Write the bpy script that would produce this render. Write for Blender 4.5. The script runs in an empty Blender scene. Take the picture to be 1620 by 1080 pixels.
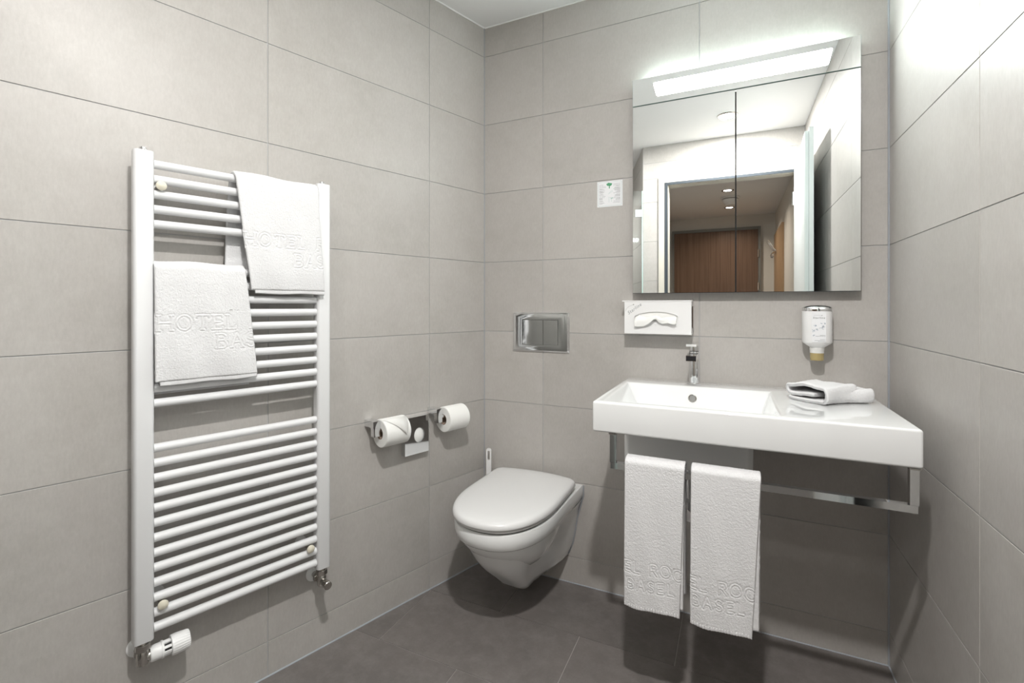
import bpy, bmesh, math, random
import numpy as np
from mathutils import Vector, Matrix

random.seed(4); rng = np.random.default_rng(7)
scene = bpy.context.scene
col = scene.collection
PI = math.pi

# ------------------------------------------------------------------ camera
YAW = math.radians(25.259)
CAM = (0.992, -1.818, 1.119)
cd = bpy.data.cameras.new('camera'); cam = bpy.data.objects.new('camera', cd); col.objects.link(cam)
cam.location = CAM; cam.rotation_euler = (PI/2, 0, YAW)
cd.sensor_width = 36.0; cd.lens = 16.521; cd.shift_y = -57.3/1620; cd.clip_start = 0.02; cd.clip_end = 50
scene.camera = cam

# ------------------------------------------------------------------ world, exposure
w = bpy.data.worlds.new('world'); scene.world = w; w.use_nodes = True
w.node_tree.nodes['Background'].inputs[0].default_value = (0.9, 0.95, 1, 1)
w.node_tree.nodes['Background'].inputs[1].default_value = 0.02
vs = scene.view_settings
vs.view_transform = 'Standard'; vs.look = 'None'; vs.gamma = 1; vs.exposure = 0.1; vs.use_curve_mapping = False

P_DOWN, P_SHOWER, P_CORR, E_STRIP, E_UP = 31.0, 3.5, 5.5, 76.0, 32.0

# ------------------------------------------------------------------ room constants
A = math.radians(18.125)                      # left wall leans out by this much
XR = 1.4287                                   # right wall
ZC = 2.337                                    # ceiling
YO = -1.985                                   # wall with the doorway
ROWS = [0.0, 0.105, 0.406, 0.706, 1.006, 1.306, 1.607, 1.908, 2.208, ZC]
UN = Vector((math.cos(A), -math.sin(A), 0))   # out of the left wall
UL = Vector((-math.sin(A), -math.cos(A), 0))  # along the left wall, away from the corner
def LW(d, off=0.0, z=0.0): return UN*off + UL*d + Vector((0, 0, z))

# ------------------------------------------------------------------ materials
MATS = {}
def pbr(name, c, rough=0.5, metal=0.0, spec=0.5, emit=None, es=0.0, coat=0.0, trans=0.0, ior=1.45, sub=0.0):
    m = bpy.data.materials.new(name); m.use_nodes = True
    b = m.node_tree.nodes['Principled BSDF']
    b.inputs['Base Color'].default_value = (*c, 1); b.inputs['Roughness'].default_value = rough
    b.inputs['Metallic'].default_value = metal; b.inputs['Specular IOR Level'].default_value = spec
    b.inputs['IOR'].default_value = ior
    if coat: b.inputs['Coat Weight'].default_value = coat; b.inputs['Coat Roughness'].default_value = 0.05
    if trans: b.inputs['Transmission Weight'].default_value = trans
    if sub: b.inputs['Subsurface Weight'].default_value = sub; b.inputs['Subsurface Radius'].default_value = (.01, .01, .01)
    if emit: b.inputs['Emission Color'].default_value = (*emit, 1); b.inputs['Emission Strength'].default_value = es
    MATS[name] = m
    return m
def N(m, t, **kw):
    n = m.node_tree.nodes.new(t)
    for k, v in kw.items():
        if k in n.inputs: n.inputs[k].default_value = v
        else: setattr(n, k, v)
    return n
def Lk(m, a, b): m.node_tree.links.new(a, b)

def tile_mat(name, c1, c2, c3, rough, bump, cloud):
    m = pbr(name, c1, rough, spec=0.45); b = m.node_tree.nodes['Principled BSDF']
    g = N(m, 'ShaderNodeNewGeometry'); oi = N(m, 'ShaderNodeObjectInfo')
    ad = N(m, 'ShaderNodeVectorMath', operation='MULTIPLY_ADD')
    cx = N(m, 'ShaderNodeCombineXYZ')
    Lk(m, oi.outputs['Random'], cx.inputs[0]); Lk(m, oi.outputs['Random'], cx.inputs[2])
    ad.inputs[1].default_value = (7, 7, 7); Lk(m, cx.outputs[0], ad.inputs[0]); Lk(m, g.outputs['Position'], ad.inputs[2])
    n1 = N(m, 'ShaderNodeTexNoise', Scale=3.2, Detail=5.0, Roughness=0.6); Lk(m, ad.outputs[0], n1.inputs['Vector'])
    n2 = N(m, 'ShaderNodeTexNoise', Scale=22.0, Detail=8.0, Roughness=0.7); Lk(m, ad.outputs[0], n2.inputs['Vector'])
    n3 = N(m, 'ShaderNodeTexNoise', Scale=170.0, Detail=4.0, Roughness=0.7)
    mp = N(m, 'ShaderNodeMapping'); mp.inputs['Scale'].default_value = (1, 1, 0.35)
    Lk(m, ad.outputs[0], mp.inputs['Vector']); Lk(m, mp.outputs[0], n3.inputs['Vector'])
    r1 = N(m, 'ShaderNodeValToRGB'); e = r1.color_ramp.elements
    e[0].position = 0.32; e[0].color = (*c1, 1); e[1].position = 0.7; e[1].color = (*c2, 1)
    Lk(m, n1.outputs['Fac'], r1.inputs[0])
    r2 = N(m, 'ShaderNodeMapRange'); r2.inputs[1].default_value = 0.42; r2.inputs[2].default_value = 0.75; r2.inputs[4].default_value = cloud
    Lk(m, n2.outputs['Fac'], r2.inputs[0])
    mx = N(m, 'ShaderNodeMix', data_type='RGBA'); mx.inputs['B'].default_value = (*c3, 1)
    Lk(m, r2.outputs[0], mx.inputs['Factor']); Lk(m, r1.outputs[0], mx.inputs['A'])
    hs = N(m, 'ShaderNodeHueSaturation'); mr = N(m, 'ShaderNodeMapRange'); mr.inputs[3].default_value = 0.965; mr.inputs[4].default_value = 1.035
    Lk(m, oi.outputs['Random'], mr.inputs[0]); Lk(m, mr.outputs[0], hs.inputs['Value']); Lk(m, mx.outputs['Result'], hs.inputs['Color'])
    m2 = N(m, 'ShaderNodeMix', data_type='RGBA', blend_type='MULTIPLY'); m2.inputs['Factor'].default_value = 0.3
    r3 = N(m, 'ShaderNodeMapRange'); r3.inputs[1].default_value = 0.3; r3.inputs[2].default_value = 0.7; r3.inputs[3].default_value = 0.82; r3.inputs[4].default_value = 1.15
    Lk(m, n3.outputs['Fac'], r3.inputs[0]); Lk(m, hs.outputs[0], m2.inputs['A']); Lk(m, r3.outputs[0], m2.inputs['B'])
    Lk(m, m2.outputs['Result'], b.inputs['Base Color'])
    bp = N(m, 'ShaderNodeBump', Strength=bump, Distance=0.002); Lk(m, n3.outputs['Fac'], bp.inputs['Height']); Lk(m, bp.outputs[0], b.inputs['Normal'])
    return m
tile_mat('wall_tile', (0.443, 0.423, 0.398), (0.495, 0.472, 0.452), (0.53, 0.515, 0.492), 0.40, 0.05, 0.5)
tile_mat('floor_tile', (0.152, 0.139, 0.132), (0.206, 0.186, 0.177), (0.28, 0.265, 0.257), 0.36, 0.10, 0.4)

pbr('grout', (0.50, 0.51, 0.52), 0.9, spec=0.1)
pbr('floor_grout', (0.42, 0.40, 0.38), 0.9, spec=0.1)
pbr('silicone', (0.36, 0.38, 0.41), 0.5)
pbr('silicone_light', (0.38, 0.41, 0.45), 0.5)
pbr('paint_white', (0.90, 0.90, 0.90), 0.8, spec=0.2)
pbr('corridor_paint', (0.72, 0.70, 0.66), 0.85, spec=0.2)
pbr('white_enamel', (0.77, 0.775, 0.785), 0.28, spec=0.5, coat=0.2)
pbr('ceramic', (0.81, 0.82, 0.82), 0.07, spec=0.6, coat=0.6)
pbr('seat_plastic', (0.74, 0.74, 0.74), 0.25, spec=0.5)
pbr('white_plastic', (0.86, 0.86, 0.86), 0.35)
pbr('cream_plastic', (0.72, 0.68, 0.56), 0.4)
pbr('chrome', (0.82, 0.83, 0.84), 0.05, metal=1.0)
pbr('nickel', (0.52, 0.50, 0.47), 0.25, metal=1.0)
pbr('mirror', (0.93, 0.95, 0.945), 0.0, metal=1.0)
pbr('glass_edge', (0.34, 0.48, 0.46), 0.15, spec=0.6)
pbr('mint_edge', (0.55, 0.72, 0.68), 0.15, spec=0.6)
pbr('aluminium', (0.62, 0.63, 0.64), 0.3, metal=1.0)
pbr('black_plastic_and_reflection', (0.015, 0.015, 0.017), 0.35)
pbr('dark_gap', (0.03, 0.03, 0.03), 0.8)
pbr('seal_grey', (0.06, 0.07, 0.08), 0.8, spec=0.2)
pbr('paper', (0.88, 0.88, 0.86), 0.9, spec=0.1)
pbr('cardboard', (0.40, 0.31, 0.25), 0.9, spec=0.1)
pbr('print_paper', (0.84, 0.85, 0.87), 0.5)
pbr('ink', (0.28, 0.29, 0.30), 0.7)
pbr('ink_dark', (0.16, 0.16, 0.15), 0.7)
pbr('ink_blue', (0.30, 0.38, 0.47), 0.7)
pbr('ink_mint', (0.40, 0.58, 0.54), 0.7)
pbr('ink_green', (0.10, 0.36, 0.19), 0.6)
pbr('amber_plastic', (0.62, 0.50, 0.24), 0.15, spec=0.5, trans=0.35)
pbr('clear_plastic', (0.80, 0.80, 0.78), 0.2, spec=0.5)
pbr('frame_cream', (0.62, 0.59, 0.52), 0.5)
pbr('frame_grey', (0.20, 0.20, 0.19), 0.45)
pbr('leaf_white', (0.74, 0.78, 0.77), 0.3)
pbr('carpet', (0.13, 0.125, 0.12), 0.95, spec=0.1)
pbr('strip_light', (0.9, 0.95, 0.95), 0.4, emit=(0.91, 1.0, 0.985), es=E_STRIP)
pbr('up_light', (0.9, 0.95, 0.95), 0.4, emit=(0.84, 1.0, 0.95), es=E_UP)
pbr('lamp_disc', (0.9, 0.9, 0.9), 0.4, emit=(1.0, 0.97, 0.92), es=12.0)

def terry(name, c, scale, strength):
    m = pbr(name, c, 0.95, spec=0.12); b = m.node_tree.nodes['Principled BSDF']
    b.inputs['Sheen Weight'].default_value = 0.25; b.inputs['Sheen Roughness'].default_value = 0.5
    tc = N(m, 'ShaderNodeTexCoord')
    n = N(m, 'ShaderNodeTexNoise', Scale=scale, Detail=3.0, Roughness=0.7); Lk(m, tc.outputs['Object'], n.inputs['Vector'])
    v = N(m, 'ShaderNodeTexVoronoi', Scale=scale*1.3); Lk(m, tc.outputs['Object'], v.inputs['Vector'])
    mx = N(m, 'ShaderNodeMath', operation='ADD'); Lk(m, n.outputs['Fac'], mx.inputs[0]); Lk(m, v.outputs['Distance'], mx.inputs[1])
    bp = N(m, 'ShaderNodeBump', Strength=strength, Distance=0.0015); Lk(m, mx.outputs[0], bp.inputs['Height']); Lk(m, bp.outputs[0], b.inputs['Normal'])
    return m
terry('terry_white', (0.76, 0.76, 0.77), 420.0, 0.45)
terry('hem_white', (0.73, 0.73, 0.74), 900.0, 0.25)

def wood_mat():
    m = pbr('wood_veneer', (0.2, 0.1, 0.05), 0.4, spec=0.4); b = m.node_tree.nodes['Principled BSDF']
    g = N(m, 'ShaderNodeNewGeometry'); mp = N(m, 'ShaderNodeMapping'); mp.inputs['Scale'].default_value = (40, 40, 0.8)
    n = N(m, 'ShaderNodeTexNoise', Scale=1.5, Detail=6.0, Roughness=0.65)
    Lk(m, g.outputs['Position'], mp.inputs['Vector']); Lk(m, mp.outputs[0], n.inputs['Vector'])
    r = N(m, 'ShaderNodeValToRGB'); e = r.color_ramp.elements
    e[0].position = 0.3; e[0].color = (0.115, 0.066, 0.042, 1); e[1].position = 0.72; e[1].color = (0.22, 0.135, 0.088, 1)
    Lk(m, n.outputs['Fac'], r.inputs[0]); Lk(m, r.outputs[0], b.inputs['Base Color'])
wood_mat()
def oak_mat():
    m = pbr('oak_veneer', (0.42, 0.28, 0.16), 0.5); b = m.node_tree.nodes['Principled BSDF']
    g = N(m, 'ShaderNodeNewGeometry'); mp = N(m, 'ShaderNodeMapping'); mp.inputs['Scale'].default_value = (40, 40, 1.2)
    n = N(m, 'ShaderNodeTexNoise', Scale=1.2, Detail=5.0); Lk(m, g.outputs['Position'], mp.inputs['Vector']); Lk(m, mp.outputs[0], n.inputs['Vector'])
    r = N(m, 'ShaderNodeValToRGB'); e = r.color_ramp.elements
    e[0].color = (0.33, 0.20, 0.11, 1); e[1].color = (0.50, 0.35, 0.21, 1)
    Lk(m, n.outputs['Fac'], r.inputs[0]); Lk(m, r.outputs[0], b.inputs['Base Color'])
oak_mat()
def glass_mat():
    m = bpy.data.materials.new('shower_glass'); m.use_nodes = True; nt = m.node_tree; nt.nodes.clear()
    o = nt.nodes.new('ShaderNodeOutputMaterial'); t = nt.nodes.new('ShaderNodeBsdfTransparent'); t.inputs[0].default_value = (0.97, 0.985, 0.98, 1)
    g = nt.nodes.new('ShaderNodeBsdfGlossy'); g.inputs['Roughness'].default_value = 0.0
    f = nt.nodes.new('ShaderNodeFresnel'); f.inputs[0].default_value = 1.5; mx = nt.nodes.new('ShaderNodeMixShader')
    nt.links.new(f.outputs[0], mx.inputs[0]); nt.links.new(t.outputs[0], mx.inputs[1]); nt.links.new(g.outputs[0], mx.inputs[2]); nt.links.new(mx.outputs[0], o.inputs[0])
    MATS['shower_glass'] = m
glass_mat()

# ------------------------------------------------------------------ object helpers
def tag(o, label=None, cat=None, group=None, kind=None):
    if label: o['label'] = label
    if cat: o['category'] = cat
    if group: o['group'] = group
    if kind: o['kind'] = kind
    return o
def thing(name, label, cat, loc=(0, 0, 0), rz=0.0, group=None, kind=None):
    o = bpy.data.objects.new(name, None); col.objects.link(o); o.empty_display_size = 0.05
    o.location = loc; o.rotation_euler = (0, 0, rz)
    return tag(o, label, cat, group, kind)
def link(name, me, mat, parent=None, loc=(0, 0, 0), rot=(0, 0, 0), label=None):
    o = bpy.data.objects.new(name, me); col.objects.link(o)
    if mat is not None and not me.materials: me.materials.append(MATS[mat])
    o.parent = parent; o.location = loc; o.rotation_euler = rot
    if label: o['label'] = label
    return o
def from_bm(name, bm, smooth=None):
    bmesh.ops.recalc_face_normals(bm, faces=bm.faces[:])
    me = bpy.data.meshes.new(name); bm.to_mesh(me); bm.free()
    if smooth is not None:
        me.polygons.foreach_set('use_smooth', [True]*len(me.polygons)); me.set_sharp_from_angle(angle=math.radians(smooth))
    return me
def bevel(bm, r, seg=2, min_angle=25):
    if r <= 0: return
    es = [e for e in bm.edges if len(e.link_faces) == 2 and e.calc_face_angle(0) > math.radians(min_angle)]
    bmesh.ops.bevel(bm, geom=es, offset=r, offset_type='OFFSET', segments=seg, profile=0.5, affect='EDGES', clamp_overlap=True)
def add_box(bm, lo, hi):
    x0, y0, z0 = lo; x1, y1, z1 = hi
    v = [bm.verts.new(p) for p in ((x0,y0,z0),(x1,y0,z0),(x1,y1,z0),(x0,y1,z0),(x0,y0,z1),(x1,y0,z1),(x1,y1,z1),(x0,y1,z1))]
    for f in ((3,2,1,0),(4,5,6,7),(0,1,5,4),(1,2,6,5),(2,3,7,6),(3,0,4,7)): bm.faces.new([v[i] for i in f])
def box_me(name, lo, hi, r=0.0, seg=2, smooth=35):
    bm = bmesh.new(); add_box(bm, lo, hi)
    if r: bevel(bm, r, seg)
    return from_bm(name, bm, smooth if r else None)
def box(name, lo, hi, mat, parent=None, r=0.0, seg=2, label=None):
    return link(name, box_me(name, lo, hi, r, seg), mat, parent, label=label)
def prism_me(name, poly, z0, z1, r=0.0, seg=2, smooth=35):
    bm = bmesh.new()
    b = [bm.verts.new((x, y, z0)) for x, y in poly]; t = [bm.verts.new((x, y, z1)) for x, y in poly]; n = len(poly)
    bm.faces.new(b[::-1]); bm.faces.new(t)
    for i in range(n): bm.faces.new((b[i], b[(i+1) % n], t[(i+1) % n], t[i]))
    bmesh.ops.recalc_face_normals(bm, faces=bm.faces[:])
    if r: bevel(bm, r, seg)
    return from_bm(name, bm, smooth)
def ring_loft_me(name, rings, cap0=True, cap1=True, smooth=40, closed=True):
    bm = bmesh.new(); R = [[bm.verts.new(p) for p in rg] for rg in rings]; n = len(rings[0])
    for a, b in zip(R, R[1:]):
        for i in range(n if closed else n-1):
            j = (i+1) % n
            bm.faces.new((a[i], a[j], b[j], b[i]))
    if cap0: bm.faces.new(R[0][::-1])
    if cap1: bm.faces.new(R[-1])
    return from_bm(name, bm, smooth)
def lathe_me(name, prof, seg=32, axis='z', smooth=40, cap0=True, cap1=True, sx=1.0, sy=1.0):
    # prof: (radius, height) pairs
    rings = []
    for r, h in prof:
        rg = []
        for k in range(seg):
            t = 2*PI*k/seg; a, b = r*math.cos(t)*sx, r*math.sin(t)*sy
            rg.append({'z': (a, b, h), 'x': (h, a, b), 'y': (b, h, a)}[axis])
        rings.append(rg)
    return ring_loft_me(name, rings, cap0, cap1, smooth)
def tube_me(name, pts, r, seg=12, smooth=50, caps=True):
    pts = [Vector(p) for p in pts]; rings = []; up = None
    for i, p in enumerate(pts):
        t = (pts[min(i+1, len(pts)-1)] - pts[max(i-1, 0)]).normalized()
        if up is None: up = Vector((0, 0, 1)) if abs(t.z) < 0.9 else Vector((1, 0, 0))
        s = t.cross(up).normalized(); up = s.cross(t).normalized()
        rings.append([tuple(p + s*(r*math.cos(2*PI*k/seg)) + up*(r*math.sin(2*PI*k/seg))) for k in range(seg)])
    return ring_loft_me(name, rings, caps, caps, smooth)
def bar_me(name, a, b, wdt, hgt, r=0.0015):   # square bar between two points that share one axis direction
    a = Vector(a); b = Vector(b); d = b - a
    lo = [min(a[i], b[i]) for i in range(3)]; hi = [max(a[i], b[i]) for i in range(3)]
    return lo, hi
def flat_me(name, polys, thick=0.0003):
    # polys in the x-z plane, facing -y, with a little thickness
    bm = bmesh.new()
    for poly in polys:
        f = [bm.verts.new((x, 0, z)) for x, z in poly]; k = [bm.verts.new((x, thick, z)) for x, z in poly]; n = len(poly)
        bm.faces.new(f); bm.faces.new(k[::-1])
        for i in range(n): bm.faces.new((f[i], k[i], k[(i+1) % n], f[(i+1) % n]))
    return from_bm(name, bm)
def text_me(name, s, size, shear=0.0, extrude=0.00015, spacing=1.0, offset=0.0):
    c = bpy.data.curves.new(name, 'FONT'); c.body = s; c.size = size; c.shear = shear; c.extrude = extrude; c.align_x = 'CENTER'; c.align_y = 'CENTER'
    c.resolution_u = 3; c.space_character = spacing; c.offset = offset
    o = bpy.data.objects.new(name, c); col.objects.link(o)
    dg = bpy.context.evaluated_depsgraph_get(); me = bpy.data.meshes.new_from_object(o.evaluated_get(dg))
    bpy.data.objects.remove(o); bpy.data.curves.remove(c); me.name = name
    return me
def stroke_polys(pts, wd):
    out = []
    for (x0, z0), (x1, z1) in zip(pts, pts[1:]):
        dx, dz = x1-x0, z1-z0; L = math.hypot(dx, dz) or 1e-9; nx, nz = -dz/L*wd/2, dx/L*wd/2
        out.append([(x0-nx, z0-nz), (x1-nx, z1-nz), (x1+nx, z1+nz), (x0+nx, z0+nz)])
    return out
def clip_poly(poly, a, b, c):   # keep a*x+b*y<=c
    out = []
    for i in range(len(poly)):
        p, q = poly[i], poly[(i+1) % len(poly)]
        dp, dq = a*p[0]+b*p[1]-c, a*q[0]+b*q[1]-c
        if dp <= 0: out.append(p)
        if (dp < 0 < dq) or (dq < 0 < dp):
            t = dp/(dp-dq); out.append((p[0]+t*(q[0]-p[0]), p[1]+t*(q[1]-p[1])))
    return out

# ------------------------------------------------------------------ the setting
GAP, TT = 0.0023, 0.0022
tile_cache = {}
def tile_mesh(wd, ht):
    k = (round(wd, 4), round(ht, 4))
    if k not in tile_cache:
        bm = bmesh.new(); add_box(bm, (-wd/2, 0, -ht/2), (wd/2, TT, ht/2))
        es = [e for e in bm.edges if all(abs(v.co.y) < 1e-6 for v in e.verts)]
        bmesh.ops.bevel(bm, geom=es, offset=0.0006, segments=1, affect='EDGES')
        me = from_bm('tile', bm); me.materials.append(MATS['wall_tile']); tile_cache[k] = me
    return tile_cache[k]
def tile_wall(wall, cols, rows, place, rotz):
    # place(s, z) -> local position of a tile centre on the face
    for s0, s1 in zip(cols, cols[1:]):
        for z0, z1 in zip(rows, rows[1:]):
            link('tile', tile_mesh(s1-s0-GAP, z1-z0-GAP), None, wall, place((s0+s1)/2, (z0+z1)/2), (0, 0, rotz))
def struct(name, me, mat, label, cat, loc=(0, 0, 0), rz=0.0):
    o = link(name, me, mat, None, loc, (0, 0, rz)); return tag(o, label, cat, None, 'structure')

wb = struct('wall_back', box_me('wall_back', (0, TT, 0), (XR, 0.10, ZC)), 'grout', 'beige-grey tiled back wall behind the toilet, basin and mirror', 'wall')
tile_wall(wb, [0, 0.2765, 0.8800, XR], ROWS, lambda s, z: (s, 0, z), 0)
wl = struct('wall_left', box_me('wall_left', (-0.10, -2.66, 0), (-TT, 0, ZC)), 'grout', 'beige-grey tiled wall behind the towel radiator and paper rolls', 'wall', rz=-A)
tile_wall(wl, [0, 0.2975, 0.8950, 1.4925, 2.09, 2.66], ROWS, lambda s, z: (0, -s, z), PI/2)
wr = struct('wall_right', box_me('wall_right', (TT, YO-0.12, 0), (0.10, 0, ZC)), 'grout', 'beige-grey tiled wall beside the wide end of the basin', 'wall', loc=(XR, 0, 0))
tile_wall(wr, [0, 0.592, 1.192, 1.792, -YO], ROWS, lambda s, z: (0, -s, z), -PI/2)

# wall with the doorway (seen in the mirror)
bm = bmesh.new()
add_box(bm, (0.356, YO-0.12, 0), (0.520, YO-TT, ZC)); add_box(bm, (0.520, YO-0.12, 2.06), (XR, YO-TT, ZC)); add_box(bm, (1.395, YO-0.12, 0), (XR, YO-TT, 2.06))
wo = struct('wall_front', from_bm('wall_front', bm), 'grout', 'tiled wall around the open doorway, seen in the mirror', 'wall')
tile_wall(wo, [0.356, 0.474], ROWS[:8] + [2.0865], lambda s, z: (s, YO, z), PI)
tile_wall(wo, [0.356, 0.891, XR], [2.0865, 2.208, ZC], lambda s, z: (s, YO, z), PI)
# shower niche beyond the left end of that wall
wn = struct('wall_niche', box_me('wall_niche', (0.956+TT, -2.66, 0), (0.985, -1.777, ZC)), 'grout', 'tiled side wall of the shower niche, seen at the mirror edge', 'wall', rz=-A)
tile_wall(wn, [1.777, 2.377, 2.66], ROWS, lambda s, z: (0.956, -s, z), -PI/2)
we = struct('wall_shower', box_me('wall_shower', (-0.1, -2.76, 0), (0.985, -2.66-TT, ZC)), 'grout', 'tiled end wall inside the shower niche', 'wall', rz=-A)
tile_wall(we, [0, 0.6, 0.956], ROWS, lambda s, z: (s, -2.66, z), PI)

# floor
fl = struct('floor', prism_me('floor', [(0.02, 0.05), (XR+0.05, 0.05), (XR+0.05, YO-0.03), (0.37, YO-0.03), (0.10, -2.9), (-0.98, -2.62)], -0.08, -0.0016), 'floor_grout',
            'dark grey tiled bathroom floor in half bond', 'floor')
fy = [0.0, -0.283, -0.583, -0.884, -1.185, -1.486, -1.787, -2.0]
FG = 0.0024
for r in range(len(fy)-1):
    xo = 0.2215 if r % 2 == 0 else -0.0835
    for k in range(-3, 4):
        x0, x1 = xo+0.604*k+FG/2, xo+0.604*(k+1)-FG/2
        poly = [(x0, fy[r]-FG/2), (x1, fy[r]-FG/2), (x1, fy[r+1]+FG/2), (x0, fy[r+1]+FG/2)]
        poly = clip_poly(poly, -UN.x, -UN.y, -0.002); poly = clip_poly(poly, 1, 0, XR-0.002)
        if r == 0: poly = clip_poly(poly, 0, 1, -0.002)
        if len(poly) < 3: continue
        cxm = sum(p[0] for p in poly)/len(poly); cym = sum(p[1] for p in poly)/len(poly)
        ar = 0.5*abs(sum(poly[i][0]*poly[(i+1) % len(poly)][1]-poly[(i+1) % len(poly)][0]*poly[i][1] for i in range(len(poly))))
        if ar < 2e-4: continue
        me = prism_me('floor_tile', [(x-cxm, y-cym) for x, y in poly], -0.0016, 0, smooth=20)
        link('floor_tile', me, 'floor_tile', fl, (cxm, cym, 0))

# ceiling
struct('ceiling', prism_me('ceiling', [(0.05, 0.1), (XR+0.1, 0.1), (XR+0.1, YO-0.12), (-1.2, YO-0.12), (-1.2, -2.9), (-1.4, -2.9), (-1.4, 0.1)], ZC, ZC+0.08), 'paint_white', 'white painted bathroom ceiling', 'ceiling')
struct('ceiling_corridor', box_me('ceiling_corridor', (-1.2, -5.5, ZC), (1.7, YO-0.12, ZC+0.08)), 'paint_white', 'white corridor ceiling seen through the doorway in the mirror', 'ceiling')

# sealant beads
def bead(name, pts, r, mat, label):
    tag(link(name, tube_me(name, pts, r, 8), mat), label, 'sealant', None, 'structure')
bead('trim_1', [(0.0005, -0.0010, 0.004), (0.0005, -0.0010, ZC-0.002)], 0.0022, 'silicone', 'grey sealant line up the corner beside the toilet')
bead('trim_2', [(XR-0.001, -0.0010, 0.004), (XR-0.001, -0.0010, ZC-0.002)], 0.0034, 'silicone', 'grey sealant line up the corner beside the mirror cabinet')
bead('trim_3', [tuple(LW(0.004, 0.001, 0.0005)), tuple(LW(1.77, 0.001, 0.0005))], 0.0030, 'silicone_light', 'pale sealant line along the foot of the radiator wall')
bead('trim_4', [(0.003, -0.001, 0.0005), (XR-0.003, -0.001, 0.0005)], 0.0026, 'silicone_light', 'pale sealant line along the foot of the back wall')
bead('trim_5', [(XR-0.001, -0.003, 0.0005), (XR-0.001, YO+0.05, 0.0005)], 0.0026, 'silicone_light', 'pale sealant line along the foot of the right wall')
bead('trim_6', [tuple(LW(0.004, 0.001, ZC-0.0015)), tuple(LW(1.77, 0.001, ZC-0.0015))], 0.003, 'paint_white', 'white joint between ceiling and radiator wall')
bead('trim_7', [(0.003, -0.001, ZC-0.0015), (XR-0.003, -0.001, ZC-0.0015)], 0.003, 'paint_white', 'white joint between ceiling and back wall')

# door frame and open leaf
df = struct('trim_8', from_bm('door_casing', (lambda b: (add_box(b, (0.474, YO-0.125, 0), (0.520, YO+0.010, 2.085)), add_box(b, (1.395, YO-0.125, 0), (1.4255, YO+0.010, 2.085)), add_box(b, (0.520, YO-0.125, 2.045), (1.395, YO+0.010, 2.085)), b)[-1])(bmesh.new())), 'frame_cream', 'cream steel frame around the open doorway, seen in the mirror', 'door frame')
bm = bmesh.new(); add_box(bm, (0.5205, YO-0.10, 0), (0.543, YO+0.002, 2.044)); add_box(bm, (1.373, YO-0.10, 0), (1.3945, YO+0.002, 2.044)); add_box(bm, (0.5435, YO-0.10, 2.026), (1.3725, YO+0.002, 2.044))
link('door_stop', from_bm('door_stop', bm), 'frame_cream', df)
bm = bmesh.new(); add_box(bm, (0.518, YO+0.0025, 0), (0.541, YO+0.012, 2.046)); add_box(bm, (1.375, YO+0.0025, 0), (1.3965, YO+0.012, 2.046)); add_box(bm, (0.5415, YO+0.0025, 2.028), (1.3745, YO+0.012, 2.046))
link('door_seal', from_bm('door_seal', bm), 'seal_grey', df, label='dark rubber seal of the door frame')
lf = thing('door_1', 'white bathroom door leaf standing open along the right wall, seen in the mirror', 'door', (1.3985, YO+0.016, 0), math.radians(2.3), kind='structure')
box('leaf', (-0.036, 0.0, 0.008), (-0.018, 0.815, 2.035), 'leaf_white', lf, 0.001)
box('leaf_rebate', (-0.0175, 0.0, 0.008), (0.003, 0.832, 2.05), 'leaf_white', lf, 0.001)
link('door_handle', tube_me('door_handle', [(-0.036, 0.76, 1.03), (-0.085, 0.76, 1.03), (-0.090, 0.755, 1.03), (-0.090, 0.64, 1.03)], 0.009), 'chrome', lf)
for zz in (0.25, 1.8): link('hinge', lathe_me('hinge', [(0.008, 0), (0.008, 0.09)], 12), 'chrome', lf, (-0.042, -0.004, zz))

# corridor beyond the doorway
struct('floor_corridor', box_me('floor_corridor', (-0.4, -5.5, -0.08), (1.7, YO-0.03, -0.001)), 'carpet', 'dark carpet of the corridor beyond the doorway', 'floor')
struct('wall_corridor_right', box_me('wall_corridor_right', (1.49, -5.35, 0), (1.58, YO-0.121, ZC)), 'corridor_paint', 'white painted right-hand corridor wall in the mirror', 'wall')
struct('wall_corridor_left', box_me('wall_corridor_left', (0.06, -5.35, 0), (0.15, -2.95, ZC)), 'corridor_paint', 'white painted left-hand corridor wall in the mirror', 'wall')
struct('wall_corridor_end', box_me('wall_corridor_end', (-0.2, -5.45, 0), (1.58, -5.3505, ZC)), 'corridor_paint', 'white corridor end wall around the brown entrance door', 'wall')
ed = thing('door_2', 'brown wood-veneer entrance door in a grey frame, seen in the mirror', 'door', (0.76, -5.35, 0), 0, kind='structure')
box('leaf', (-0.532, 0.004, 0.005), (0.524, 0.044, 2.13), 'wood_veneer', ed, 0.001)
for nm, a, b in (('frame_jamb', (-0.562, 0.001, 0), (-0.534, 0.055, 2.17)), ('frame_jamb', (0.526, 0.001, 0), (0.556, 0.055, 2.17)), ('frame_head', (-0.533, 0.001, 2.132), (0.525, 0.055, 2.17))):
    box(nm, a, b, 'frame_grey', ed, 0.002)
for zz in (1.32, 1.76): link('hinge', lathe_me('hinge', [(0.011, 0), (0.011, 0.10)], 12), 'chrome', ed, (0.527, 0.064, zz))
box('door_closer', (0.18, 0.0445, 1.165), (0.36, 0.07, 1.20), 'black_plastic_and_reflection', ed, 0.003)
pn = thing('coat_panel', 'light oak coat board on the corridor wall, seen in the mirror', 'coat rack', (1.4895, -4.72, 0))
box('board', (-0.022, -0.55, 0.02), (0, 0.55, 2.03), 'oak_veneer', pn, 0.002)
hk = link('hook_rail', box_me('hook_rail', (-0.034, -0.36, 1.775), (-0.0225, -0.10, 1.80), 0.002), 'chrome', pn)
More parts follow.
